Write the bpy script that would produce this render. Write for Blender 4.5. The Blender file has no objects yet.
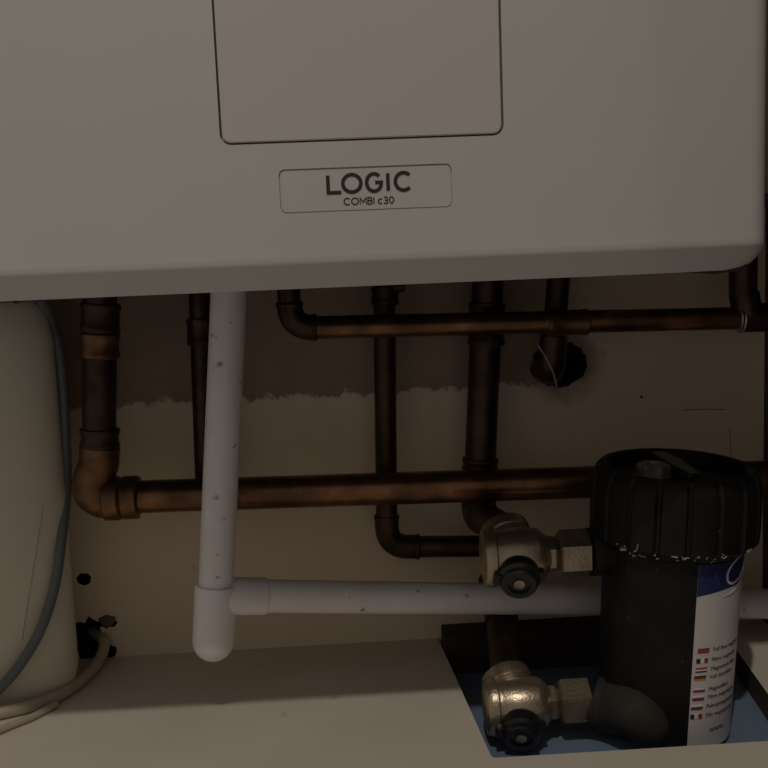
import bpy, bmesh, math, random
from mathutils import Vector, Matrix
from math import sin, cos, tan, pi, radians as R
random.seed(4)
SC = bpy.context.scene
COL = SC.collection

# ------------------------------------------------------------------ camera
F = 1000.0
H = 0.322
PITCH, YAW, ROLL = R(7.5), R(2.5), R(2.35)
fwd = Vector((sin(YAW)*cos(PITCH), cos(YAW)*cos(PITCH), -sin(PITCH)))
rt0 = Vector((cos(YAW), -sin(YAW), 0))
up0 = rt0.cross(fwd)
rt = rt0*cos(ROLL) - up0*sin(ROLL)
up = rt.cross(fwd)
CAM = Vector((0, 0, H))
cd = bpy.data.cameras.new('camera'); cam = bpy.data.objects.new('camera', cd); COL.objects.link(cam)
cd.sensor_width = 36; cd.lens = 36*F/768; cd.clip_start = 0.01
m = Matrix((rt, up, -fwd)).transposed().to_4x4(); m.translation = CAM
cam.matrix_world = m
SC.camera = cam

def ray(px, py): return fwd*F + rt*(px-384) - up*(py-384)
def P(px, py, Y):
    d = ray(px, py); return CAM + d*(Y/d.y)
def Pz(px, py, z):
    d = ray(px, py); return CAM + d*((z-H)/d.z)

# ------------------------------------------------------------------ materials
def mat(name, base, rough=0.5, metal=0.0, var=None, vscale=40, vamt=0.5, bump=0.0, bscale=200, spec=0.5, dirt=None, dscale=60, dpos=(0.6, 0.7)):
    M = bpy.data.materials.new(name); M.use_nodes = True
    nt = M.node_tree; N = nt.nodes; L = nt.links
    b = N['Principled BSDF']
    b.inputs['Roughness'].default_value = rough; b.inputs['Metallic'].default_value = metal
    b.inputs['Specular IOR Level'].default_value = spec
    tc = N.new('ShaderNodeTexCoord')
    rgb = N.new('ShaderNodeRGB'); rgb.outputs[0].default_value = (*base, 1); out = rgb.outputs[0]
    def noise(sc, det=5):
        n = N.new('ShaderNodeTexNoise'); n.inputs['Scale'].default_value = sc; n.inputs['Detail'].default_value = det
        L.new(tc.outputs['Object'], n.inputs['Vector']); return n.outputs['Fac']
    def ramp(src, a, c):
        r = N.new('ShaderNodeMapRange'); r.inputs[1].default_value = a; r.inputs[2].default_value = c
        L.new(src, r.inputs[0]); return r.outputs[0]
    def mix(fac, A, colB):
        x = N.new('ShaderNodeMix'); x.data_type = 'RGBA'; L.new(fac, x.inputs[0]); L.new(A, x.inputs[6])
        x.inputs[7].default_value = (*colB, 1); return x.outputs[2]
    if var is not None:
        f = ramp(noise(vscale), 0.35, 0.68)
        mu = N.new('ShaderNodeMath'); mu.operation = 'MULTIPLY'; mu.inputs[1].default_value = vamt; L.new(f, mu.inputs[0])
        out = mix(mu.outputs[0], out, var)
    if dirt is not None:
        out = mix(ramp(noise(dscale, 8), *dpos), out, dirt)
    L.new(out, b.inputs['Base Color'])
    if bump:
        bp = N.new('ShaderNodeBump'); bp.inputs['Strength'].default_value = bump; bp.inputs['Distance'].default_value = 0.002
        L.new(noise(bscale), bp.inputs['Height']); L.new(bp.outputs[0], b.inputs['Normal'])
    M['nodes_ok'] = 1
    return M

WHITE = mat('boiler_white_enamel', (0.61, 0.575, 0.54), 0.38, var=(0.58, 0.54, 0.49), vscale=5, vamt=0.8, bump=0.03, bscale=25)
DOORM = mat('boiler_door_plastic', (0.60, 0.555, 0.50), 0.42, var=(0.58, 0.54, 0.495), vscale=6, vamt=0.8, bump=0.03, bscale=25)
INK = mat('printed_ink', (0.035, 0.02, 0.02), 0.5)
CHASSIS = mat('dark_chassis', (0.03, 0.027, 0.024), 0.6)
PVC = mat('white_pvc', (0.90, 0.84, 0.84), 0.4, var=(0.80, 0.74, 0.72), vscale=30, vamt=0.7, dirt=(0.25, 0.2, 0.18), dscale=110, dpos=(0.66, 0.74))
PVC2 = mat('clean_white_pvc', (0.93, 0.88, 0.88), 0.32, var=(0.86, 0.8, 0.79), vscale=30, vamt=0.5)
COPPER = mat('tarnished_copper', (0.34, 0.165, 0.08), 0.33, 0.9, var=(0.12, 0.062, 0.035), vscale=45, vamt=0.9, bump=0.15, bscale=150, dirt=(0.10, 0.06, 0.04), dscale=25, dpos=(0.5, 0.75))
COPPERF = mat('copper_fitting', (0.25, 0.125, 0.06), 0.4, 0.85, var=(0.09, 0.052, 0.03), vscale=70, vamt=0.9, bump=0.2, bscale=120)
COPPERD = mat('dark_brown_copper', (0.085, 0.05, 0.032), 0.42, 0.75, var=(0.035, 0.023, 0.016), vscale=60, vamt=0.9, bump=0.2, bscale=120)
SOLDER = mat('solder', (0.55, 0.5, 0.42), 0.4, 0.8, bump=0.4, bscale=400)
BRASS = mat('nickel_plated_brass', (0.52, 0.43, 0.31), 0.32, 0.85, var=(0.36, 0.28, 0.2), vscale=90, vamt=0.7, bump=0.15, bscale=500)
BLACK = mat('black_moulded_plastic', (0.009, 0.008, 0.007), 0.5, spec=0.25, var=(0.015, 0.013, 0.011), vscale=60, vamt=0.8, bump=0.12, bscale=300, dirt=(0.12, 0.11, 0.095), dscale=140, dpos=(0.7, 0.82))
BLACKG = mat('black_gloss_plastic', (0.012, 0.012, 0.012), 0.3)
RUST = mat('steel_bolt', (0.42, 0.35, 0.30), 0.45, 0.35, var=(0.15, 0.1, 0.07), vscale=150, vamt=0.9)
LABEL = mat('white_label_vinyl', (0.66, 0.62, 0.60), 0.4)
NAVY = mat('navy_print', (0.02, 0.025, 0.10), 0.35, var=(0.03, 0.05, 0.17), vscale=80)
LWHITE = mat('white_print', (0.75, 0.75, 0.78), 0.4)
FRED = mat('red_print', (0.35, 0.02, 0.025), 0.4)
FGOLD = mat('gold_print', (0.55, 0.32, 0.04), 0.4)
GREYT = mat('grey_print', (0.13, 0.12, 0.13), 0.5)
CABLE = mat('grey_cable_sheath', (0.13, 0.14, 0.14), 0.45)
CREAMC = mat('cream_cable_sheath', (0.50, 0.42, 0.31), 0.5, var=(0.38, 0.3, 0.22), vscale=60)
TANK = mat('white_tank_plastic', (0.72, 0.66, 0.54), 0.5, var=(0.66, 0.60, 0.48), vscale=6, vamt=0.8, bump=0.08, bscale=20)
RUBBER = mat('dark_grey_rubber', (0.045, 0.038, 0.032), 0.75, spec=0.2, var=(0.03, 0.026, 0.022), vscale=90, bump=0.15, bscale=400)  # lower filter port, lighter than the black body plastic
SEAM = mat('darker_seam_plastic', (0.50, 0.45, 0.37), 0.6)  # slightly darker than the casing shell
BLUE = mat('blue_plastic', (0.19, 0.255, 0.36), 0.5, var=(0.15, 0.205, 0.29), vscale=30, vamt=0.6)
TIMBER = mat('dark_timber', (0.045, 0.028, 0.018), 0.8, var=(0.025, 0.015, 0.01), vscale=50)
BOARDE = mat('raw_board_edge', (0.12, 0.072, 0.042), 0.8, var=(0.07, 0.045, 0.028), vscale=40)
PTFE = mat('white_tape', (0.42, 0.39, 0.35), 0.6)
HOLE = mat('dark_hole_lining', (0.03, 0.022, 0.018), 0.95, var=(0.01, 0.008, 0.006), vscale=80)  # near-black lining of the wall holes and score grooves
RUBBLE = mat('broken_plaster', (0.16, 0.12, 0.09), 0.95, var=(0.06, 0.045, 0.03), vscale=90, bump=0.6, bscale=200)
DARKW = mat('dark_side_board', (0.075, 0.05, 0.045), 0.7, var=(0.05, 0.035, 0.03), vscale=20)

# ------------------------------------------------------------------ object helpers
OFF = {}
def tag(o, label=None, cat=None, group=None, kind=None):
    if label: o['label'] = label
    if cat: o['category'] = cat
    if group: o['group'] = group
    if kind: o['kind'] = kind
    return o
def thing(name, label, cat, loc, group=None):
    o = bpy.data.objects.new(name, None); COL.objects.link(o); o.location = loc; o.empty_display_size = 0.02
    OFF[o.name] = Vector(loc)
    return tag(o, label, cat, group)
def obj(name, bm, mt, parent=None, smooth=40, loc=None):
    me = bpy.data.meshes.new(name)
    o = bpy.data.objects.new(name, me); COL.objects.link(o)
    off = Vector((0, 0, 0))
    if parent is not None: off = OFF[parent.name]; o.parent = parent
    elif loc is not None: off = Vector(loc); o.location = off
    OFF[o.name] = off
    if parent is None or True:
        bmesh.ops.translate(bm, verts=bm.verts, vec=-off)
    bmesh.ops.recalc_face_normals(bm, faces=bm.faces)
    for f in bm.faces: f.smooth = True
    bm.to_mesh(me); bm.free()
    for x in (mt if isinstance(mt, (list, tuple)) else [mt]): me.materials.append(x)
    try: me.set_sharp_from_angle(angle=R(smooth))
    except Exception: pass
    return o
def frame(d):
    d = d.normalized(); a = Vector((0, 0, 1)) if abs(d.z) < 0.9 else Vector((0, 1, 0))
    u = d.cross(a).normalized(); return u, d.cross(u).normalized()
def tube(bm, pts, r, seg=20, caps=True):
    pts = [Vector(p) for p in pts]; n = len(pts); rs = r if isinstance(r, (list, tuple)) else [r]*n
    u = None; rings = []
    for i, p in enumerate(pts):
        d = (pts[min(i+1, n-1)] - pts[max(i-1, 0)]).normalized()
        if u is None: u, v = frame(d)
        else:
            u = (u - d*u.dot(d)).normalized(); v = d.cross(u)
        rings.append([bm.verts.new(p + (u*cos(2*pi*k/seg) + v*sin(2*pi*k/seg))*rs[i]) for k in range(seg)])
    for a, b in zip(rings, rings[1:]):
        for k in range(seg): bm.faces.new((a[k], a[(k+1) % seg], b[(k+1) % seg], b[k]))
    if caps: bm.faces.new(rings[0]); bm.faces.new(rings[-1])
    return bm
def B(): return bmesh.new()
def lathe(bm, prof, M=Matrix(), seg=48, phase=0, fn=None, cap=True):
    """prof: (r, h) pairs along local +Z"""
    rings = []
    for r, h in prof:
        rings.append([bm.verts.new(M @ Vector(((r if fn is None else fn(r, h, 2*pi*k/seg))*cos(2*pi*k/seg+phase),
                     (r if fn is None else fn(r, h, 2*pi*k/seg))*sin(2*pi*k/seg+phase), h))) for k in range(seg)])
    for a, b in zip(rings, rings[1:]):
        for k in range(seg): bm.faces.new((a[k], a[(k+1) % seg], b[(k+1) % seg], b[k]))
    if cap: bm.faces.new(rings[0]); bm.faces.new(rings[-1])
    return bm
def axis_m(p, d):
    d = Vector(d).normalized(); u, v = frame(d)
    M = Matrix((u, v, d)).transposed().to_4x4(); M.translation = Vector(p); return M
def fillet(pts, r, n=8):
    pts = [Vector(p) for p in pts]; out = [pts[0]]
    for a, p, b in zip(pts, pts[1:], pts[2:]):
        d1 = (a-p).normalized(); d2 = (b-p).normalized(); ang = d1.angle(d2)
        t = min(r/tan(ang/2), (a-p).length*0.98, (b-p).length*0.98)
        s, e = p+d1*t, p+d2*t
        for i in range(n+1):
            k = i/n; out.append(s*(1-k)**2 + p*2*k*(1-k) + e*k*k)
    out.append(pts[-1]); return out
def smooth_path(pts, n=8):
    pts = [Vector(p) for p in pts]; q = [pts[0]*2-pts[1]] + pts + [pts[-1]*2-pts[-2]]; out = []
    for i in range(1, len(q)-2):
        for k in range(n):
            t = k/n; a, b, c, d = q[i-1:i+3]
            out.append(0.5*((2*b)+(-a+c)*t+(2*a-5*b+4*c-d)*t*t+(-a+3*b-3*c+d)*t**3))
    out.append(pts[-1]); return out
def box(bm, lo, hi):
    lo, hi = Vector(lo), Vector(hi)
    r = bmesh.ops.create_cube(bm, size=1)
    for v in r['verts']: v.co = Vector([(lo[i]+hi[i])/2 + v.co[i]*(hi[i]-lo[i]) for i in range(3)])
    return bm
def prism(bm, pts, fn, a, b):
    """closed 2D outline pts mapped by fn(u,v,w) between w=a and w=b"""
    A = [bm.verts.new(fn(u, v, a)) for u, v in pts]; Bq = [bm.verts.new(fn(u, v, b)) for u, v in pts]
    n = len(pts)
    bm.faces.new(A); bm.faces.new(Bq)
    for i in range(n): bm.faces.new((A[i], A[(i+1) % n], Bq[(i+1) % n], Bq[i]))
    return bm
def rrect(x0, z0, x1, z1, r, n=6):
    o = []
    for cx, cz, a0 in ((x1-r, z1-r, 0), (x0+r, z1-r, 90), (x0+r, z0+r, 180), (x1-r, z0+r, 270)):
        for i in range(n+1):
            a = R(a0+90*i/n); o.append((cx+r*cos(a), cz+r*sin(a)))
    return o
def cut(o, cutters):
    for c in cutters:
        md = o.modifiers.new('b', 'BOOLEAN'); md.operation = 'DIFFERENCE'; md.object = c; md.solver = 'EXACT'
    dg = bpy.context.evaluated_depsgraph_get(); dg.update()
    me = bpy.data.meshes.new_from_object(o.evaluated_get(dg), depsgraph=dg)
    o.modifiers.clear(); old = o.data; o.data = me; bpy.data.meshes.remove(old)
    for c in cutters:
        m_ = c.data; bpy.data.objects.remove(c); bpy.data.meshes.remove(m_)
    try: me.set_sharp_from_angle(angle=R(35))
    except Exception: pass

def ribbon(bm, pts, w, fn, t0, t1, closed=False):
    V = [Vector((p[0], p[1])) for p in pts]
    if closed: V = V[:-1]
    n = len(V); Ls = []
    for i in range(n):
        if closed: d0 = (V[i]-V[i-1]).normalized(); d1 = (V[(i+1) % n]-V[i]).normalized()
        else:
            d0 = (V[i]-V[i-1]).normalized() if i else (V[1]-V[0]).normalized()
            d1 = (V[i+1]-V[i]).normalized() if i < n-1 else d0
        n0 = Vector((-d0.y, d0.x)); n1 = Vector((-d1.y, d1.x)); m_ = (n0+n1)
        m_ = m_.normalized() if m_.length > 1e-6 else n0
        k = w/2/max(0.45, m_.dot(n0)); Ls.append((V[i]+m_*k, V[i]-m_*k))
    q = [[bm.verts.new(fn(p.x, p.y, t)) for p, t in ((l, t0), (r_, t0), (r_, t1), (l, t1))] for l, r_ in Ls]
    rng = range(n if closed else n-1)
    for i in rng:
        A, C = q[i], q[(i+1) % n]
        for k in range(4): bm.faces.new((A[k], A[(k+1) % 4], C[(k+1) % 4], C[k]))
    if not closed: bm.faces.new(q[0]); bm.faces.new(q[-1])
# ------------------------------------------------------------------ setting
WY = 0.80
xr = P(764, 400, WY).x
# wall with plaster tone: cream paint below, bare darker plaster above in one patch
WM = bpy.data.materials.new('painted_plaster'); WM.use_nodes = True
nt = WM.node_tree; N = nt.nodes; L = nt.links; b = N['Principled BSDF']; b.inputs['Roughness'].default_value = 0.85
tc = N.new('ShaderNodeTexCoord'); sx = N.new('ShaderNodeSeparateXYZ'); L.new(tc.outputs['Object'], sx.inputs[0])
def nz(sc, det=6, rough=0.6):
    n = N.new('ShaderNodeTexNoise'); n.inputs['Scale'].default_value = sc; n.inputs['Detail'].default_value = det; n.inputs['Roughness'].default_value = rough
    L.new(tc.outputs['Object'], n.inputs['Vector']); return n.outputs['Fac']
def mth(op, a, b_=None, c=None):
    x = N.new('ShaderNodeMath'); x.operation = op
    for i, v in enumerate((a, b_, c)):
        if v is None: continue
        if isinstance(v, (int, float)): x.inputs[i].default_value = v
        else: L.new(v, x.inputs[i])
    return x.outputs[0]
def mixc(f, A, Bc):
    x = N.new('ShaderNodeMix'); x.data_type = 'RGBA'; L.new(f, x.inputs[0])
    for i, v in ((6, A), (7, Bc)):
        if isinstance(v, tuple): x.inputs[i].default_value = (*v, 1)
        else: L.new(v, x.inputs[i])
    return x.outputs[2]
def mr(s, a, c):
    r = N.new('ShaderNodeMapRange'); L.new(s, r.inputs[0]); r.inputs[1].default_value = a; r.inputs[2].default_value = c; return r.outputs[0]
zl = P(390, 392, WY).z; xl = P(535, 360, WY).x
jit = mth('MULTIPLY', mth('SUBTRACT', nz(60, 8, 0.75), 0.5), 0.035)
zz = mth('ADD', sx.outputs['Z'], jit); xx = mth('ADD', sx.outputs['X'], mth('MULTIPLY', jit, 2.0))
above = mr(zz, zl-0.001, zl+0.002); leftof = mr(xx, xl+0.04, xl-0.01)
patch = mth('MULTIPLY', above, leftof)
col = mixc(mr(nz(7), 0.35, 0.7), (0.86, 0.70, 0.51), (0.76, 0.62, 0.455))
rim = mth('MULTIPLY', mth('MULTIPLY', mr(zz, zl-0.007, zl-0.002), mth('SUBTRACT', 1.0, above)), mth('MULTIPLY', leftof, mr(nz(120, 8), 0.42, 0.6)))
col = mixc(rim, col, (0.85, 0.76, 0.64))
col = mixc(patch, col, mixc(mr(nz(15), 0.35, 0.7), (0.38, 0.28, 0.205), (0.30, 0.215, 0.16)))
fl = mr(nz(160, 4), 0.715, 0.74)
col = mixc(fl, col, (0.16, 0.12, 0.09))
hc0 = P(563, 364, 0.80); vm = N.new('ShaderNodeVectorMath'); vm.operation = 'DISTANCE'; vm.inputs[1].default_value = (hc0.x, 0.80, hc0.z); L.new(tc.outputs['Object'], vm.inputs[0])
st = mth('MULTIPLY', mr(mth('ADD', vm.outputs['Value'], mth('MULTIPLY', nz(70, 6), 0.03)), 0.052, 0.034), 0.75)
col = mixc(st, col, (0.20, 0.13, 0.09))
L.new(col, b.inputs['Base Color'])
bp = N.new('ShaderNodeBump'); bp.inputs['Distance'].default_value = 0.003; bp.inputs['Strength'].default_value = 0.35
L.new(mth('ADD', mth('MULTIPLY', nz(35), 0.8), mth('MULTIPLY', rim, 0.6)), bp.inputs['Height']); L.new(bp.outputs[0], b.inputs['Normal'])

wall = obj('wall_back', box(B(), (-0.95, WY, -0.10), (xr+0.05, WY+0.14, 1.15)), [WM, HOLE]); tag(wall, kind='structure')
def blob(cx, cy, rx, ry, depth=0.09, n=22, jag=0.18, seed=1, tilt=0):
    rnd = random.Random(seed); c = P(cx, cy, WY); pts = []
    for k in range(n):
        a = 2*pi*k/n; q = 1+rnd.uniform(-jag, jag)
        pts.append((c.x+rx*cos(a)*q, c.z+ry*sin(a)*q))
    bm = prism(B(), pts, lambda u, v, w: Vector((u, w, v)), WY-0.01, WY+depth)
    o = obj('hole_cutter', bm, HOLE); return o
holes = [blob(84, 579, 0.0058, 0.0052, seed=3, jag=0.08), blob(88, 641, 0.0115, 0.0185, seed=5), blob(107, 622, 0.008, 0.005, 0.012, seed=9),
         blob(110, 651, 0.0055, 0.006, 0.01, seed=12), blob(560, 364, 0.0225, 0.0190, seed=7, jag=0.07, n=40)]
cut(wall, holes)
for s in wall.data.materials: pass
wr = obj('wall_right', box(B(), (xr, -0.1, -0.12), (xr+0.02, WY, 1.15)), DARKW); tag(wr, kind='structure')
fp = obj('light_blocker_1', box(B(), (0.208, 0.535, 0.345), (xr, WY, 1.15)), DARKW); tag(fp, kind='structure')  # added filler box, stops lamp light leaking between boiler and right wall

# shelf board with a cut-out running back to the wall
SM = mat('painted_shelf_board', (0.70, 0.63, 0.525), 0.6, var=(0.65, 0.58, 0.47), vscale=12, vamt=0.8, bump=0.08, bscale=60, dirt=(0.42, 0.34, 0.25), dscale=45, dpos=(0.68, 0.8))
a = Pz(492, 758, 0); c_ = Pz(441, 645, 0); c2 = Vector((c_.x + (WY-c_.y)*(c_.x-a.x)/(c_.y-a.y), WY, 0))
fr_ = Pz(768, 741, 0); rt1 = Pz(768, 694, 0); rt2 = Pz(738, 652, 0)
dR = (rt2-rt1); rA = rt1 + dR*((a.y-rt1.y)/dR.y); rB = rt1 + dR*((WY-rt1.y)/dR.y)
yf = fr_.y + (rA.x-fr_.x)*(fr_.y-a.y)/(fr_.x-a.x)
rA = rt1 + dR*((yf-rt1.y)/dR.y)
out = [(-0.95, 0.40), (xr, 0.40), (xr, WY), (rB.x, WY), (rA.x, yf)]
crn = fillet([(c2.x, WY, 0), (a.x, a.y, 0), (rA.x, yf, 0)], 0.004, 5)
out += [(p.x, p.y) for p in reversed(crn[1:-1])] + [(c2.x, WY), (-0.95, WY)]
HD = 0.020
fl_ = obj('floor', prism(B(), out, lambda u, v, w: Vector((u, v, w)), -HD, 0), [SM, BOARDE])
for p in fl_.data.polygons:
    if abs(p.normal.z) < 0.5 and p.center.y > 0.42: p.material_index = 1; tag(fl_, kind='structure')
sub = obj('floor', box(B(), (-0.95, 0.40, -0.05), (xr, WY, -HD-0.0025)), BOARDE); tag(sub, kind='structure')

# blue sheet in the cut-out
bl = obj('plastic_sheet', box(B(), (c2.x-0.01, a.y-0.012, -HD-0.0022), (rA.x+0.04, WY-0.002, -HD-0.0003)), BLUE, loc=None)
tag(bl, 'flat blue plastic sheet in the shelf cut-out under the black filter', 'plastic sheet')
# dark timber batten against wall at the back of the cut-out
tb = obj('timber_batten', box(B(), (c2.x+0.003, WY-0.028, -HD+0.0003), (rB.x-0.001, WY-0.0005, P(600, 628, WY-0.028).z)), TIMBER)
tag(tb, 'dark timber strip along the wall behind the black filter and lower valve', 'timber batten')

# broken plaster bits and marks
def pebble(px, py, Y, r, seed):
    bm = B(); bmesh.ops.create_icosphere(bm, subdivisions=2, radius=r); rnd = random.Random(seed); c = P(px, py, Y)
    for v in bm.verts: v.co = v.co*(1+rnd.uniform(-.3, .3)) + c
    return bm
for i, (px, py, r) in enumerate(((108, 620, .006),)):
    o = obj('plaster_lump', pebble(px, py, WY+0.001, r, i+3), RUBBLE)
    tag(o, 'jagged plaster lump beside the black wall hole above the cream cable', 'plaster lump')

# ------------------------------------------------------------------ boiler
YB = 0.51
zb = P(367, 284.5, YB).z - 0.001
xR = P(761, 225, YB+0.02).x; xL = xR-0.500; zt = zb+0.70  # unseen left side widened so the boiler keeps lamp light off the casing
boiler = thing('boiler', 'large white wall-hung gas boiler above the copper pipes', 'boiler', ((xL+xR)/2, 0.65, zb))
def section(ins_x, ins_y):
    x0, x1 = xL+ins_x, xR-ins_x; y0 = YB+ins_y; pts = []
    kink = P(664, 150, YB).x; kl = xL+(xR-kink); r = 0.012; slope = 0.0085
    w = x1-kink
    pts.append((kl, y0)); 
    for t in (0.12,): pts.append((kl+0.008, y0-0.0004))
    for i in range(1, 12): pts.append((kl+0.008+(kink-kl-0.016)*i/12, y0-0.0004))
    pts.append((kink-0.008, y0-0.0004)); pts.append((kink, y0))
    ys = y0+slope
    cx = x1-r
    pts.append((cx, ys-0.002))
    for i in range(1, 9):
        a_ = R(90*i/8); pts.append((cx+r*sin(a_), ys-0.002+r*(1-cos(a_))))
    pts.append((x1, 0.785)); pts.append((x0, 0.785))
    cx = x0+r
    for i in range(8, 0, -1):
        a_ = R(90*i/8); pts.append((cx-r*sin(a_), ys-0.002+r*(1-cos(a_))))
    pts.append((cx, ys-0.002))
    return pts
rows = []
bh = 0.0125; nb = 8
for i in range(nb+1):
    t = i/nb; z = zb+bh*t
    rr = 0.014; hh = max(0, rr-(z-zb)); sxn = rr-math.sqrt(max(0, rr*rr-hh*hh))
    rows.append((z, sxn*0.95, 0.0085*(1-t)**1.0 if t < 0.999 else 0))
rows += [(zb+0.014, 0, -0.0006), (zb+0.017, 0, -0.0004), (zb+0.02, 0, -0.0004), (zb+0.3, 0, 0), (zt, 0, 0)]
bm = B(); rings = []
for z, ix, iy in rows: rings.append([bm.verts.new((x, y, z)) for x, y in section(ix, iy)])
n = len(rings[0])
for p, q in zip(rings, rings[1:]):
    for k in range(n): bm.faces.new((p[k], p[(k+1) % n], q[(k+1) % n], q[k]))
bm.faces.new(rings[0]); bm.faces.new(rings[-1])
cover = obj('cover', bm, WHITE, boiler, smooth=35)
dx0, dx1, dz0 = P(218.5, 80, YB).x, P(501, 100, YB).x, P(360, 138.5, YB).z
mapf = lambda u, v, w: Vector((u, w, v))
g = 0.0010
cA = obj('c', prism(B(), rrect(dx0-g, dz0-g, dx1+g, zb+0.50+g, 0.0055), mapf, YB-0.01, YB+0.006), INK, boiler)
nx0, nx1 = P(279.5, 190, YB).x, P(452, 185, YB).x; nz0, nz1 = P(366, 210.5, YB).z, P(366, 166.5, YB).z
cB = obj('c', prism(B(), rrect(nx0, nz0, nx1, nz1, 0.003), mapf, YB-0.01, YB-0.0002), WHITE, boiler)
gb = B(); rp = rrect(nx0+0.0003, nz0+0.0003, nx1-0.0003, nz1-0.0003, 0.003); rp.append(rp[0])
cut(cover, [cA, cB])
ribbon(gb, rp, 0.0006, lambda u, v, t: Vector((u, t, v)), YB-0.01, YB+0.0006, True)
cut(cover, [obj('c', gb, WHITE, boiler)])
cover.data.materials.clear(); cover.data.materials.append(WHITE)
for p in cover.data.polygons: p.material_index = 0
door = obj('door', prism(B(), rrect(dx0, dz0, dx1, zb+0.50, 0.0045), mapf, YB-0.0007, YB+0.0055), DOORM, boiler)
md = door.modifiers.new('bev', 'BEVEL'); md.width = 0.0006; md.segments = 2; md.limit_method = 'ANGLE'
obj('chassis', box(B(), (xL+0.02, YB+0.03, zb-0.0005), (xR-0.02, 0.78, zb+0.01)), CHASSIS, boiler)
# stroke lettering
def arc(cx, cy, rx, ry, a0, a1, n=20): return [(cx+rx*cos(R(a0+(a1-a0)*i/n)), cy+ry*sin(R(a0+(a1-a0)*i/n))) for i in range(n+1)]
GL = {
 'L': (0.70, [[(0, 1), (0, 0), (0.70, 0)]]),
 'O': (1.08, [arc(.54, .5, .54, .5, 0, 360, 40)]),
 'G': (1.00, [arc(.50, .5, .50, .5, 45, 342, 34)+[(.99, .50), (.58, .50)]]),
 'I': (0.0, [[(0, 0), (0, 1)]]),
 'C': (0.92, [arc(.52, .5, .52, .5, 45, 315, 34)]),
 'M': (0.95, [[(0, 0), (0, 1), (.475, .3), (.95, 1), (.95, 0)]]),
 'B': (0.66, [[(0, 0), (0, 1), (.38, 1)]+arc(.38, .76, .24, .24, 90, -90, 10)+[(0, .52), (.38, .52)]+arc(.40, .26, .26, .26, 90, -90, 10)+[(0, 0)]]),
 'c': (0.60, [arc(.34, .35, .34, .35, 48, 312, 20)]),
 '3': (0.60, [arc(.30, .74, .26, .26, 150, -90, 14)+arc(.28, .24, .32, .25, 88, -150, 14)]),
 '0': (0.66, [arc(.33, .5, .33, .5, 0, 360, 30)]),
 ' ': (0.15, []),
}
def lettering(word, x0, x1, z0, h, w, gap, spots=None):
    bm = B(); tot = sum(GL[c][0] for c in word)+gap*(len(word)-1); s = (x1-x0)/tot; x = 0
    for i_, c in enumerate(word):
        if spots: s = (x1-x0)/300*spots[i_][1]/max(0.01, GL[c][0]) if GL[c][0] else 1; x = spots[i_][0]*(x1-x0)/300/s
        for st in GL[c][1]:
            closed = (st[0][0]-st[-1][0])**2+(st[0][1]-st[-1][1])**2 < 1e-6
            ribbon(bm, [(x0+(x+a_)*s, z0+b_*h) for a_, b_ in st], w, lambda u, v, t: Vector((u, t, v)), YB-0.00022, YB-0.00045, closed)
        x += GL[c][0]+gap
    return bm
ww = 0.0018
obj('logo_lettering', lettering('LOGIC', P(328, 185, YB).x, P(410, 182, YB).x, P(368, 191.5, YB).z, 0.0086, ww, 0.30, [(0, 47), (54, 66), (141, 54), (219, 0), (246, 54)]), INK, boiler)['label'] = 'dark LOGIC lettering'
obj('model_lettering', lettering('COMBI c30', P(344, 200, YB).x, P(393.5, 200, YB).x, P(368, 204, YB).z, 0.0032, 0.00055, 0.30), INK, boiler)['label'] = 'small COMBI c30 lettering'
# small latch below the left corner and bracket at the right corner
p = P(14, 299, YB+0.01)
bm = B(); box(bm, (p.x-0.012, YB+0.009, zb-0.0008), (p.x+0.004, YB+0.02, zb+0.001)); tube(bm, [(p.x+0.001, YB+0.008, zb-0.0003), (p.x+0.001, YB+0.014, zb-0.0003)], 0.0012, 12)
obj('latch', bm, CHASSIS, boiler)
p0 = P(700, 268, YB+0.02)
obj('bracket', prism(B(), [(0, 0), (0.010, -0.0016), (0.02, -0.0008), (0.028, -0.0004), (0.028, 0.006), (0, 0.006)], lambda u, v, w: Vector((p0.x-0.004+u, w, zb+v-0.0002)), YB+0.016, YB+0.05), CHASSIS, boiler)

# ------------------------------------------------------------------ copper pipework
def along(p, q, dist): return p+(q-p).normalized()*dist
def elbow(parent, a_, p_, b_, r, L_=0.024, bend=0.02, mt=None, seg=24):
    """swept elbow fitting with a raised lip on either socket"""
    s, e = along(p_, a_, L_), along(p_, b_, L_)
    bm = tube(B(), fillet([s, p_, e], bend, 10), r*1.12, seg)
    for c, d in ((s, (s-p_)), (e, (e-p_))):
        d = d.normalized(); tube(bm, [c-d*0.0035, c-d*0.0025, c-d*0.001, c], [r*1.12, r*1.2, r*1.2, r*1.13], seg)
    return obj('elbow', bm, mt or COPPERF, parent)
def coupling(parent, a_, b_, r, mt=None, name='coupling', seg=24):
    d = (b_-a_).normalized(); Ln = (b_-a_).length; e = min(0.003, Ln/5)
    pr = [(r*1.02, 0), (r*1.17, e*0.2), (r*1.2, e), (r*1.13, e*1.6), (r*1.11, Ln/2), (r*1.13, Ln-e*1.6), (r*1.2, Ln-e), (r*1.17, Ln-e*.2), (r*1.02, Ln)]
    return obj(name, lathe(B(), pr, axis_m(a_, d), seg), mt or COPPERF, parent)
def pipe(parent, a_, b_, r, mt=None, seg=28): return obj('pipe', tube(B(), [a_, b_], r, seg), mt or COPPER, parent)
YV = 0.657; UD = Vector((-0.16, 0.84, 0.50)).normalized()
YP = 0.735; r22 = 0.0122; r15 = 0.0085
top = lambda px, Y: Vector((P(px, 300, Y).x, Y, zb-0.001))
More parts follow.
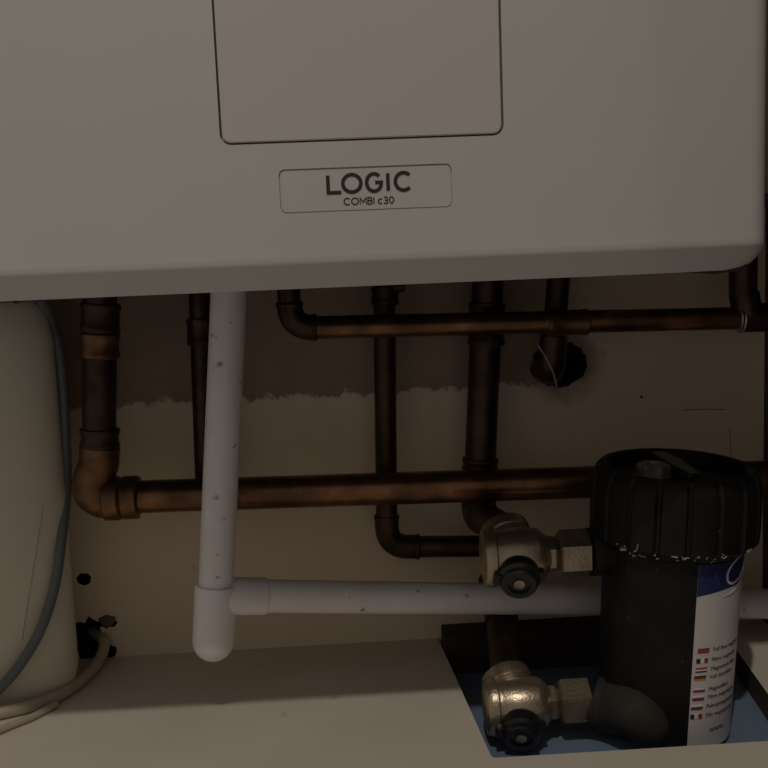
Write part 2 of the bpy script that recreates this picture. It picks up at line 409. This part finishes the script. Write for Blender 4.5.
# 1 left riser + long lower run
t = thing('copper_pipe', 'thick copper pipe dropping at left then running across behind the white plastic pipe', 'pipe', P(100, 497, YP))
A0 = top(101, YP); A0.x = P(101, 300, YP).x; A1 = P(99, 498, YP); A2 = P(775, 476, YP); A2 = A1+(A2-A1)*((xr-0.0005-A1.x)/(A2.x-A1.x))
pipe(t, A0, along(A1, A0, 0.022), r22, COPPERD); pipe(t, along(A1, A2, 0.02), A2, r22)
bm = tube(B(), fillet([P(100, 447, YP), P(99, 464, YP), P(87, 494, YP), P(106, 499, YP), P(126, 497.7, YP)], 0.012, 8), r22*1.2, 28)
tube(bm, [P(104, 498.8, YP), P(106, 498.7, YP), P(120, 498, YP), P(122, 497.9, YP), P(124, 497.8, YP), P(138, 497, YP), P(139, 497, YP), P(140, 497, YP)], [r22*1.2, r22*1.34, r22*1.34, r22*1.2, r22*1.32, r22*1.32, r22*1.24, r22*1.05], 28)
obj('elbow', bm, COPPERF, t)
coupling(t, P(101, 303, YP), P(100, 332, YP), r22, COPPERD); coupling(t, P(100, 333, YP), P(100, 358, YP), r22, COPPERF)
coupling(t, P(100, 428, YP), P(100, 448, YP), r22, COPPERD)
# 2 upper run
Y2 = 0.735
t = thing('copper_pipe', 'thin copper pipe running level just below the boiler from an elbow at its left end', 'pipe', P(320, 328, Y2))
B0 = top(289, Y2); B1 = P(291, 328, Y2); B2 = P(745, 318, Y2); B3 = B2 + (B2-B1).normalized()*0.03; B3 = B1+(B2-B1)*((xr-0.0005-B1.x)/(B2.x-B1.x))
pipe(t, B0, along(B1, B0, 0.01), r15, COPPERD); pipe(t, along(B1, B2, 0.01), B2, r15)
elbow(t, B0, B1, B2, r15, 0.019, 0.017, COPPERD)
coupling(t, P(547, 323.5, Y2), P(588, 322, Y2), r15)
te = B(); tube(te, [P(738, 318, Y2), P(775, 317, Y2)], r15*1.28, 24)
tube(te, [P(748, 316, Y2), P(744, 294, Y2)], r15*1.3, 24)
pipe(t, B2, B3, r15)
tee = obj('tee_fitting', te, COPPERD, t)
obj('solder_ring', tube(B(), [P(737, 318.4, Y2), P(741, 318.2, Y2)], [r15*1.2, r15*1.32], 24), SOLDER, t)
pipe(t, P(743, 297, Y2), Vector((P(743, 270, Y2).x, Y2, 0.3445)), 0.0102, COPPERD)
# 3 thin vertical with low elbow
Y3 = 0.768
t = thing('copper_pipe', 'thin dark copper pipe hanging straight down at centre and turning right near the valves', 'pipe', P(387, 545, Y3))
C0 = top(385, Y3); C1 = P(387, 547, Y3); C2 = P(488, 546, Y3)
pipe(t, C0, along(C1, C0, 0.01), r15, COPPERD); pipe(t, along(C1, C2, 0.01), C2, r15, COPPERD)
elbow(t, C0, C1, C2, r15, 0.026, 0.018, COPPERD)
coupling(t, Vector((P(385, 290, Y3).x, Y3, P(385, 286, Y3).z)), P(385, 305, Y3), r15*1.08, COPPERD, 'collar')
bm = B(); q = P(398, 287, Y3-0.012); tube(bm, [q-Vector((.004, 0, 0)), q+Vector((.005, 0, 0))], 0.004, 14)
obj('drain_screw', bm, COPPERD, t)
# 4 thick vertical leading to the upper valve
Y4 = 0.766
t = thing('copper_pipe', 'thick dark copper pipe from the boiler down into the upper brass valve', 'pipe', P(480, 480, Y4))
D0 = top(489, Y4); D1 = P(478, 514, Y4); D2 = P(516, 556, YV)+UD*0.024
pipe(t, D0, along(D1, D0, 0.008), r22, COPPERD); pipe(t, along(D1, D2, 0.012), D2, r22*0.98, COPPERD)
coupling(t, P(480.5, 458, Y4), P(480, 470, Y4), r22, COPPERD, 'collar')
coupling(t, P(487, 302, Y4), P(486, 345, Y4), r22, COPPERD)
bmj = tube(B(), fillet([along(D1, D0, 0.016), D1, along(D1, D2, 0.022)], 0.015, 8), r22*1.12, 24); obj('elbow', bmj, COPPERD, t)
# 5 pipe into the wall hole
Y5 = 0.764
t = thing('copper_pipe', 'short dark copper pipe dropping from the boiler into the round hole in the wall', 'pipe', P(553, 372, Y5))
E0 = top(560, Y5); E1 = P(551, 372, Y5); E2 = Vector((E1.x-0.002, WY+0.07, E1.z-0.004))
bm = tube(B(), fillet([E0, E1, E2], 0.012, 8), 0.0088, 24); obj('pipe', bm, COPPERD, t)
bm = tube(B(), fillet([along(E1, E0, 0.028), E1, along(E1, E2, 0.02)], 0.012, 8), 0.0108, 24); obj('elbow', bm, COPPERD, t)
# loose wire across that elbow
o = obj('wire', tube(B(), smooth_path([P(538, 345, 0.752), P(546, 358, 0.7495), P(553, 372, 0.7485), P(557, 387, 0.752)], 5), 0.0005, 8), PTFE)
tag(o, 'thin pale wire crossing the pipe elbow in the round wall hole', 'wire')
# 6 thin dark pipe close behind the white plastic riser
Y6 = 0.772
t = thing('copper_pipe', 'thin dark copper pipe close behind the upright white plastic pipe', 'pipe', P(203, 480, Y6))
G0 = top(200, Y6); G1 = P(206, 500, Y6)
pipe(t, G0, G1, r15*0.95, COPPERD); coupling(t, P(200.5, 318, Y6), P(201.5, 345, Y6), r15*1.1, COPPERD)
G2 = Vector((G1.x, WY+0.0005, G1.z-0.003))
obj('elbow', tube(B(), fillet([along(G1, G0, 0.015), G1, G2], 0.01, 6), r15*1.08, 24), COPPERD, t)
# 7 pipe feeding the lower valve
t = thing('copper_pipe', 'dark copper stub behind the white plastic pipe feeding the lower brass valve', 'pipe', P(500, 655, 0.71))
F0 = P(500, 603, 0.772); F1 = P(518, 705, YV)+UD*0.024
pipe(t, F0, F1, r22*0.98, COPPERD)
obj('elbow', tube(B(), fillet([Vector((F0.x, WY-0.0005, F0.z+0.01)), F0, along(F0, F1, 0.03)], 0.01, 6), r22*1.1, 24), COPPERD, t)

# ------------------------------------------------------------------ white plastic waste pipe
YW = 0.682; rw = 0.0122
t = thing('plastic_waste_pipe', 'white plastic waste pipe dropping from the boiler and turning right at a rounded elbow', 'waste pipe', P(213, 640, YW))
W0 = Vector((P(229.5, 290, YW).x, YW, zb-0.001)); W1 = P(216, 584, YW); W2 = P(213.5, 640, YW)
obj('upright_pipe', tube(B(), [W0, W1], rw, 36), PVC, t)
# elbow body: socket with domed bottom plus side socket
d = (W2-W1).normalized(); re = 0.0147; M_ = axis_m(W1-d*0.0005, d); Lb = (P(213.5, 661, YW)-W1).length
pr = [(re*0.86, 0), (re*0.99, 0.0004), (re, 0.001)]+[(re, Lb*0.3), (re, Lb-re)]+[(re*cos(R(x)), Lb-re+re*sin(R(x))) for x in range(8, 88, 8)]+[(0.0004, Lb)]
bm = lathe(B(), pr, M_, 40)
S0 = P(222, 596, YW+0.002); S1 = P(266, 596, YW+0.009); S2 = P(775, 604, 0.752); S2 = P(600, 600, 0.742)+(S2-P(600, 600, 0.742))*((xr-0.0005-P(600, 600, 0.742).x)/(S2.x-P(600, 600, 0.742).x))
obj('elbow', bm, PVC2, t)
obj('elbow_socket', lathe(B(), [(0.0133, 0), (0.0133, (S1-S0).length-.001), (0.0128, (S1-S0).length), (0.0118, (S1-S0).length)], axis_m(S0, S1-S0), 36), PVC2, t)
obj('horizontal_pipe', tube(B(), [along(S1, S0, 0.004), P(520, 599, 0.731), P(600, 600, 0.742), S2], 0.0117, 36), PVC, t)

# ------------------------------------------------------------------ valves
UDX = 0
def hexp(rad, l0, l1): return [(rad*0.9, l0), (rad, l0+0.0012), (rad, l1-0.0012), (rad*0.9, l1)]
def tube_x(bm, x0, x1, r): lathe(bm, [(r*.96, 0), (r, .001), (r, x1-x0-.001), (r*.96, x1-x0)], axis_m((x0, 0, 0), (1, 0, 0)), 36)
def make_valve(loc, label):
    v = thing('isolation_valve', label, 'valve', loc, 'brass isolation valves on the filter'); OFF[v.name] = Vector((0, 0, 0))
    bm = B()
    lathe(bm, [(0.0135, -0.0235), (0.0185, -0.0225), (0.0200, -0.019), (0.0200, -0.0155), (0.0182, -0.0145), (0.0182, -0.012), (0.0188, -0.011), (0.0188, 0.012), (0.0178, 0.016), (0.0130, 0.021), (0.012, 0.022)], axis_m((0, 0, 0), (1, 0, 0)), 48)
    ud = UD
    lathe(bm, [(0.0160, 0.002), (0.0160, 0.020)], axis_m(Vector((-0.001, 0.0, 0.0)), ud), 40)
    obj('body', bm, BRASS, v)
    obj('union_nut', lathe(B(), [(0.0150, 0), (0.0176, 0.0008), (0.0178, 0.004), (0.0168, 0.0048), (0.0168, 0.0058), (0.0180, 0.0066), (0.0180, 0.0135), (0.0176, 0.015), (0.015, 0.0155)], axis_m(Vector((-0.001, 0, 0))+ud*0.0095, ud), 40), BRASS, v, 30)
    obj('neck', lathe(B(), hexp(0.0128, 0.019, 0.0265)+[(0.0095, 0.0285), (0.0095, 0.031)], axis_m((0, 0, 0), (1, 0, 0)), 6, phase=0.52), BRASS, v, 30)
    nb_ = B(); lathe(nb_, [(0.0148, 0.0285), (0.0168, 0.0297), (0.0168, 0.0488), (0.0148, 0.050)], axis_m((0, 0, 0), (1, 0, 0)), 6, phase=0.5)
    obj('hex_nut', nb_, BRASS, v, 30)
    kd = Vector((-0.13, -0.92, -0.36)).normalized(); kM = axis_m(Vector((0.001, 0, 0))+kd*0.0165, kd)
    kb = B(); lathe(kb, [(0.0135, 0), (0.0140, 0.004), (0.0140, 0.008), (0.0118, 0.010), (0.0118, 0.0135), (0.0108, 0.0145), (0.0075, 0.0145), (0.0072, 0.0125), (0.0042, 0.0125)], kM, 40)
    knob = obj('knob', kb, BLACKG, v)
    kx = Vector((1, 0.05, 0)).normalized(); kz = kd.cross(kx).normalized(); kc = Vector((0.001, 0, 0))+kd*0.0215
    for s in (-1, 1):
        wb = B(); prism(wb, [(s*0.011, -0.0045), (s*0.0165, -0.0038), (s*0.0178, 0), (s*0.0165, 0.0038), (s*0.011, 0.0045)], lambda a_, b_, w: kc+kx*a_+kz*b_+kd*w, -0.002, 0.003)
        obj('knob_wing', wb, BLACKG, knob)
    sb = B(); lathe(sb, [(0.0036, 0.0124), (0.0036, 0.0138), (0.0028, 0.0142)], kM, 20); obj('knob_screw', sb, RUST, knob)
    return v
v1 = make_valve(P(516, 556, YV), 'upper brass isolation valve with black knob, in front of the white plastic pipe')
def copy_tree(o, parent=None):
    c = o.copy(); COL.objects.link(c); c.parent = parent
    for ch in [x for x in bpy.data.objects if x.parent == o]: copy_tree(ch, c)
    return c
v2 = copy_tree(v1); v2.location = P(518, 705, YV); v2['label'] = 'lower brass isolation valve with black knob, just above the blue plastic sheet'

# ------------------------------------------------------------------ filter
FY = 0.66
base = Vector((P(664, 740, FY).x, FY, -HD+0.0005)); topc = P(675.5, 467, FY)
fax = (topc-base); FH = fax.length; fax.normalize()
fax = (fax + Vector((0, -0.03, 0))).normalized()
fx = Vector((1, 0, 0)); fx = (fx-fax*fx.dot(fax)).normalized(); fy = fax.cross(fx)
FM = Matrix((fx, fy, fax)).transposed().to_4x4(); FM.translation = base + Vector((0, 0.004, 0.0025))
filt = thing('magnetic_filter', 'black cylindrical filter with ribbed screw cap standing in the blue-lined cut-out', 'filter', base)
capb = FH-0.049
rb = lambda h: 0.0452+0.0022*h/FH
prof = [(0.037, 0), (0.042, 0.001), (0.0446, 0.004), (rb(.01), .01), (rb(FH*.5), FH*.5), (rb(capb), capb-0.006), (0.049, capb-0.004), (0.0505, capb+0.004), (0.0505, capb+0.012)]
obj('body', lathe(B(), prof, FM, 72), BLACK, filt)
NG = 18
def capf(r, h, a_):
    if r < 0.053 or h > FH-0.002: return r
    x = (a_/(2*pi)*NG) % 1.0
    return r-(0.0019 if x < 0.13 else 0)
cp = [(0.0500, capb), (0.0548, capb), (0.0562, capb+0.002), (0.0565, capb+0.006), (0.0565, FH-0.018), (0.0558, FH-0.010), (0.0535, FH-0.0035), (0.0505, FH-0.0003), (0.0470, FH), (0.0455, FH-0.001), (0.0450, FH-0.0075), (0.0445, FH-0.0085), (0.012, FH-0.0075), (0.002, FH-0.0075)]
cap = obj('cap', lathe(B(), cp, FM, 216, fn=capf), BLACK, filt, 30)
def loc2(x, y, z): return FM @ Vector((x, y, z))
# hex bolt and lever on top
ht = FH-0.008
bt = lathe(B(), [(0.013, ht), (0.013, ht+0.0015), (0.0115, ht+0.0017), (0.0115, ht+0.0080), (0.0098, ht+0.0095), (0.0055, ht+0.0095), (0.005, ht+0.008)], FM @ Matrix.Translation((-0.017, -0.003, 0)), 6, phase=0.75)
obj('bleed_bolt', bt, RUST, filt, 30)
lv = prism(B(), [(-0.005, 0.038), (0.004, 0.038), (0.009, 0.012), (0.007, -0.028), (-0.002, -0.030), (-0.005, 0.004)], lambda u, v, w: loc2(u, v, w), ht-0.002, ht+0.0085)
lever = obj('handle', lv, BLACKG, filt, 30); mdl = lever.modifiers.new('b', 'BEVEL'); mdl.width = 0.0012; mdl.segments = 2
# ports
def port(p_in, p_out, r0, r1, name='port'):
    d = p_out-p_in; Ln = d.length
    return obj(name, lathe(B(), [(r1, 0), (r1, Ln*0.45), (r0, Ln*0.8), (r0, Ln-0.001), (r0*0.95, Ln)], axis_m(p_in, d), 40), BLACK, filt)
pu = Vector(v1.location)+Vector((0.0492, 0, 0)); pl = Vector(v2.location)+Vector((0.0492, 0, 0))
port(Vector((base.x-0.012, FY+0.003, pu.z)), pu, 0.0165, 0.0185)
pq = P(642, 712, 0.634)
kp = [pl+Vector((0.0025, 0, 0)), P(609, 707, 0.652), P(622, 708, 0.643), P(636, 712, 0.632), P(648, 724, 0.630), P(654, 742, 0.636)]; kr = [.0178, .0178, .0178, .0174, .0160, .013]
sp = smooth_path(kp, 4); srr = [kr[min(5, i//4)]*(1-(i % 4)/4)+kr[min(5, i//4+1)]*((i % 4)/4) for i in range(len(sp))]
for q in sp: q.z = max(q.z, base.z+0.0185)
obj('port', tube(B(), sp, srr, 40), RUBBER, filt)
# label
def lab(th, h, dr): 
    r = rb(h)+dr; a_ = R(th-90); return loc2(r*cos(a_), r*sin(a_), h)
def ypx(py):   # height on the body for an image row near the label
    z = P(715, py-13, FY-0.025).z; return (z-FM.translation.z)/fax.z
h0, h1 = ypx(748), ypx(568) if ypx(568) < capb-0.007 else capb-0.007
h1 = capb-0.0065
TH0, TH1 = 2, 94
def patch_mesh(th0, th1, ha, hb, dr0, dr1, nth=30, top_fn=None):
    bm = B(); g_ = []
    for i in range(nth+1):
        th = th0+(th1-th0)*i/nth; row = []
        hb_ = hb if top_fn is None else top_fn(i/nth)
        for dr in (dr0, dr1): row += [bm.verts.new(lab(th, ha if not callable(ha) else ha(i/nth), dr)), bm.verts.new(lab(th, hb_, dr))]
        g_.append(row)
    for p_, q_ in zip(g_, g_[1:]):
        bm.faces.new((p_[0], q_[0], q_[1], p_[1])); bm.faces.new((p_[2], p_[3], q_[3], q_[2]))
        bm.faces.new((p_[0], p_[2], q_[2], q_[0])); bm.faces.new((p_[1], q_[1], q_[3], p_[3]))
    for p_ in (g_[0], g_[-1]): bm.faces.new((p_[0], p_[1], p_[3], p_[2]))
    return bm
label = obj('label', patch_mesh(TH0, TH1, h0, h1, -0.0003, 0.0004), LABEL, filt, 60); label['label'] = 'white label with blue top band'
hbnd = ypx(594)
obj('blue_band', patch_mesh(TH0, TH1, lambda t: hbnd+0.0035*sin(t*pi*1.15)*1.0-0.001, h1, 0.0002, 0.0006), NAVY, label, 60)
# swirl emblem
def swirl(pts, w0, w1):
    bm = B(); n = len(pts); v = [Vector(p) for p in pts]; rows_ = []
    for i in range(n):
        d = (v[min(i+1, n-1)]-v[max(i-1, 0)]).normalized(); nn = Vector((-d.y, d.x)); k = i/(n-1); w = w0*(sin(pi*k)**0.8)+w1
        rows_.append([bm.verts.new(lab(q_.x, q_.y, 0.0009)) for q_ in ((v[i]+Vector((nn.x*w/0.00079, nn.y*w))), (v[i]-Vector((nn.x*w/0.00079, nn.y*w))))])
    for p_, q_ in zip(rows_, rows_[1:]): bm.faces.new((p_[0], p_[1], q_[1], q_[0]))
    r_ = bmesh.ops.extrude_face_region(bm, geom=list(bm.faces))
    return bm
def sarc(cx, cy, rx, ry, a0, a1, n=26): return [(cx+rx*cos(R(a0+(a1-a0)*i/n)), cy+ry*sin(R(a0+(a1-a0)*i/n))) for i in range(n+1)]
def deg(px, py=640):
    return math.degrees(math.asin(max(-0.99, min(0.99, (px-669+(py-640)*0.03)/71))))-18
hc = ypx(573)
bm = B()
s1 = [(deg(738), ypx(562)), (deg(731), ypx(564)), (deg(725), ypx(569)), (deg(721.5), ypx(576)), (deg(722), ypx(583)), (deg(726), ypx(587)), (deg(732), ypx(586)), (deg(737), ypx(580)), (deg(739), ypx(573))]
s2 = [(deg(739.5), ypx(572)), (deg(738.5), ypx(582)), (deg(735), ypx(590)), (deg(728), ypx(596)), (deg(719), ypx(598))]
def spl(pts): return [(p_.x, p_.y) for p_ in smooth_path([(a_, b_*1.0, 0) for a_, b_ in pts], 6)]
def strip(bm, pts, w0):
    n = len(pts); rr_ = []
    for i, p_ in enumerate(pts):
        a_ = Vector(pts[max(i-1, 0)]); c = Vector(pts[min(i+1, n-1)]); d = Vector(((c.x-a_.x)*0.00079, c.y-a_.y)).normalized(); nn = Vector((-d.y, d.x)); w = w0*(0.25+0.75*sin(pi*i/(n-1)))
        l_ = (p_[0]+nn.x*w/0.00079, p_[1]+nn.y*w); r_ = (p_[0]-nn.x*w/0.00079, p_[1]-nn.y*w)
        rr_.append([bm.verts.new(lab(*l_, 0.0006)), bm.verts.new(lab(*r_, 0.0006)), bm.verts.new(lab(*r_, 0.0009)), bm.verts.new(lab(*l_, 0.0009))])
    for p_, q_ in zip(rr_, rr_[1:]):
        for k in range(4): bm.faces.new((p_[k], p_[(k+1) % 4], q_[(k+1) % 4], q_[k]))
    bm.faces.new(rr_[0]); bm.faces.new(rr_[-1])
strip(bm, spl(s1), 0.0008); strip(bm, spl(s2), 0.0009)
obj('swirl_emblem', bm, LWHITE, label, 60)
# flags
flags = [(649, [('h', FRED, GREYT, FRED)]), (659, [('v', INK, LWHITE, FRED)]), (668, [('h', FRED, LWHITE, NAVY)]), (676, [('h', INK, FRED, FGOLD)]),
         (688, [('h', LWHITE, FRED, FRED)]), (696, [('h', LWHITE, NAVY, FRED)]), (705, [('h', LWHITE, NAVY, FRED)]), (714, [('v', NAVY, LWHITE, FRED)])]
words = ['Full flow magnetic filter', 'Filtro magnetico', 'Magnetisch filter', 'Voll durchfluss', 'Magnetfilter', 'Filtre magn\u00e9tique', 'Pe\u0142noprzep\u0142ywowy', 'Filtr magnetyczny']
fontd = None
def text_mesh(s, size):
    cu = bpy.data.curves.new('t', 'FONT'); cu.body = s; cu.size = size; cu.resolution_u = 2
    o = bpy.data.objects.new('t', cu); COL.objects.link(o)
    dg = bpy.context.evaluated_depsgraph_get(); dg.update()
    me = bpy.data.meshes.new_from_object(o.evaluated_get(dg)); bpy.data.objects.remove(o); bpy.data.curves.remove(cu)
    return me
xs = [703, 702, 701.5, 700.5, 700, 699.5, 698.5, 698]
for i, ((py, ((o_, ca, cb, cc),)), wd) in enumerate(zip(flags, words)):
    hcn = ypx(py)-0.0; th = deg(xs[i], py); dth = 5.2; hh = 0.0016 if i != 4 else 0.0013
    bm = B(); mats = [ca, cb, cc]
    for k in range(3):
        if o_ == 'h': pb = patch_mesh(th-dth, th+dth, hcn+hh-2*hh*(k+1)/3, hcn+hh-2*hh*k/3, 0.0003, 0.0007, 6)
        else: pb = patch_mesh(th-dth+2*dth*k/3, th-dth+2*dth*(k+1)/3, hcn-hh, hcn+hh, 0.0003, 0.0007, 3)
        me = bpy.data.meshes.new('x'); pb.to_mesh(me); pb.free(); n0 = len(bm.faces); bm.from_mesh(me); bpy.data.meshes.remove(me)
        bm.faces.ensure_lookup_table()
        for f in bm.faces[n0:]: f.material_index = k
    obj('flag', bm, mats, label, 60)
    tm = text_mesh(wd, 0.0040); bm = B(); bm.from_mesh(tm); bpy.data.meshes.remove(tm)
    bm.verts.ensure_lookup_table()
    t0 = th+dth+3.5
    kill = [v for v in bm.verts if t0+v.co.x/0.00079 > TH1-2]
    bmesh.ops.delete(bm, geom=kill, context='VERTS')
    r_ = bmesh.ops.extrude_face_region(bm, geom=list(bm.faces)); ev = {e for e in r_['geom'] if isinstance(e, bmesh.types.BMVert)}
    for v in bm.verts: v.co = lab(t0+v.co.x/0.00079, hcn-0.0013+v.co.y, 0.0007 if v in ev else 0.0003)
    obj('printed_line', bm, GREYT, label, 60)
tm = text_mesh('www.', 0.0062); bm = B(); bm.from_mesh(tm); bpy.data.meshes.remove(tm)
hcn = ypx(729); r_ = bmesh.ops.extrude_face_region(bm, geom=list(bm.faces)); ev = {e for e in r_['geom'] if isinstance(e, bmesh.types.BMVert)}
for v in bm.verts: v.co = lab(deg(712, 727)+v.co.x/0.00079, hcn-0.002+v.co.y, 0.0007 if v in ev else 0.0003)
obj('printed_line', bm, GREYT, label, 60)
# white thread-tape shreds under the cap edge
rnd = random.Random(11); bm = B()
for k in range(34):
    th = rnd.uniform(-62, 40); hgt = capb+rnd.uniform(-0.004, 0.003); r_ = 0.0567 if hgt > capb else 0.0520
    ln = rnd.uniform(1.0, 4.5); pts = []
    for j in range(4):
        a_ = R(th-90+ln*j/3); q_ = 0.0010*rnd.uniform(-1, 1)
        pts.append(loc2(r_*cos(a_), r_*sin(a_), hgt+q_+(0.006*j/3 if k % 9 == 0 else 0)))
    tube(bm, pts, 0.00022+0.0002*rnd.random(), 5)
obj('tape_shreds', bm, PTFE, filt)['label'] = 'shreds of white thread tape'

# ------------------------------------------------------------------ white tank at left
TC = Vector((0, 0)); TR = 0.165; TS = 0.30; TY = 0.742
sil = [(44, 300), (53, 340), (58, 400), (62, 450), (66, 500), (70, 560), (74, 610), (78, 664)]
xs_ = [P(px, py, TY) for px, py in sil]
tcx = xs_[-1].x-TR-0.001
prof = [(0.10, 0.0006), (TR-0.012, 0.0006), (TR-0.003, 0.003)]
for p_ in reversed(xs_): prof.append((max(0.02, (p_.x-tcx)), max(0.006, min(p_.z, zb-0.004))))
prof[-1] = (prof[-1][0], zb-0.012); 
ztop = prof[-1]; prof += [(ztop[0]-0.004, zb-0.007), (ztop[0]-0.02, zb-0.004), (0.02, zb-0.004)]
pr2 = []
for q in prof:
    if not pr2 or q[1] >= pr2[-1][1]: pr2.append(q)
TM = Matrix.Translation((tcx, TY, 0)) @ Matrix.Diagonal((1, TS, 1, 1))
tank = thing('plastic_casing', 'large white plastic casing with a rounded side at the left behind the grey cable', 'casing', (tcx, TY, 0))
obj('shell', lathe(B(), pr2, TM, 96), TANK, tank)
# vertical moulding seam
def tank_r(z):
    for (r0, z0), (r1, z1) in zip(pr2, pr2[1:]):
        if z0 <= z <= z1 and z1 > z0: return r0+(r1-r0)*(z-z0)/(z1-z0)
    return TR
def tank_hit(px, py, lift):
    d = ray(px, py); best = None
    for i in range(300, 1600):
        q = CAM+d*(i/2000/d.y)
        rr_ = math.hypot(q.x-tcx, (q.y-TY)/TS)-tank_r(max(0, q.z))
        if best is None or rr_ < best[0]: best = (rr_, q.copy())
        if rr_ < 0: return q-Vector((0, lift, 0))
    return best[1]
sm = [tank_hit(px, py, 0.0006) for px, py in ((43, 508), (38, 540), (30, 590), (22, 640))]
obj('seam', tube(B(), smooth_path(sm, 5), 0.0005, 8), SEAM, tank)
# cables
cab = [(40, 296), (50, 318), (58, 345), (63, 390), (65.5, 440), (66.5, 490), (64, 540), (57, 585), (44, 625), (25, 658), (5, 682), (-20, 703), (-45, 716)]
pts = []
for px, py in cab:
    q = tank_hit(px, py, 0.0075)
    if q.z < 0.0045: q = Pz(px, py, 0.0045)
    pts.append(q)
pts[0].z = min(pts[0].z, zb-0.005)
o = obj('grey_cable', tube(B(), smooth_path(pts, 8), 0.0037, 16), CABLE)
tag(o, 'grey round cable hanging down over the white tank and curving left', 'cable')
c1 = [P(93, 632, WY+0.02), P(104, 640, WY-0.006), Pz(101, 656, 0.009), Pz(88, 674, 0.0048), Pz(68, 690, 0.0048), Pz(40, 703, 0.0048), Pz(0, 713, 0.0048), Pz(-40, 720, 0.0048)]
o = obj('cream_cable', tube(B(), smooth_path(c1, 8), 0.0045, 14), CREAMC); tag(o, 'cream cable coming out of the black wall hole and running left along the shelf', 'cable')
c1 = [Pz(56, 704, 0.0028), Pz(34, 716, 0.0028), Pz(12, 725, 0.0028), Pz(-10, 734, 0.0028), Pz(-40, 744, 0.0028)]
o = obj('thin_cable', tube(B(), smooth_path(c1, 8), 0.0026, 12), CREAMC); tag(o, 'short thin pale cable lying on the shelf at the lower left, nearest the viewer', 'cable')

# scratch marks and screw on the wall
def scratch(name, pts, r, label):
    o = obj(name, tube(B(), [P(a_, b_, WY-0.0001) for a_, b_ in pts], r, 6), HOLE); tag(o, label, 'mark')
# score lines are shallow grooves with the wall
for pts in ([(683, 410), (705, 409), (726, 409.5)],):
    c = obj('score', tube(B(), [P(a_, b_, WY) for a_, b_ in pts], 0.00035, 6), HOLE); cut(wall, [c])
c = obj('score', tube(B(), [P(730, 428, WY), P(731, 462, WY)], 0.00025, 6), HOLE); cut(wall, [c])
c = obj('score', tube(B(), [P(641.5, 397, WY-0.003), P(641.5, 397, WY+0.006)], 0.0012, 10), HOLE); cut(wall, [c])

# ------------------------------------------------------------------ light
def area(name, loc, target, size, power, color):
    l = bpy.data.lights.new(name, 'AREA'); l.shape = 'DISK'; l.size = size; l.energy = power; l.color = color
    o = bpy.data.objects.new(name, l); COL.objects.link(o); o.location = loc
    o.rotation_euler = (Vector(target)-Vector(loc)).to_track_quat('-Z', 'Y').to_euler(); return o
edge = Vector((0, YB+0.006, zb)); hit = Vector((0, Pz(300, 700, 0).y, 0)); dl = (edge-hit).normalized()
lp = edge+dl*1.9 + Vector((-0.12, 0, 0))
area('ceiling_lamp', lp, (0, 0.6, 0.1), 0.05, 8.6, (1.0, 0.93, 0.84))
W = bpy.data.worlds.new('world'); SC.world = W; W.use_nodes = True
bg = W.node_tree.nodes['Background']; bg.inputs[0].default_value = (1.0, 0.93, 0.87, 1); bg.inputs[1].default_value = 0.17
SC.view_settings.view_transform = 'Standard'; SC.view_settings.look = 'None'; SC.view_settings.gamma = 1; SC.view_settings.exposure = 0.0
SC.view_settings.use_curve_mapping = False
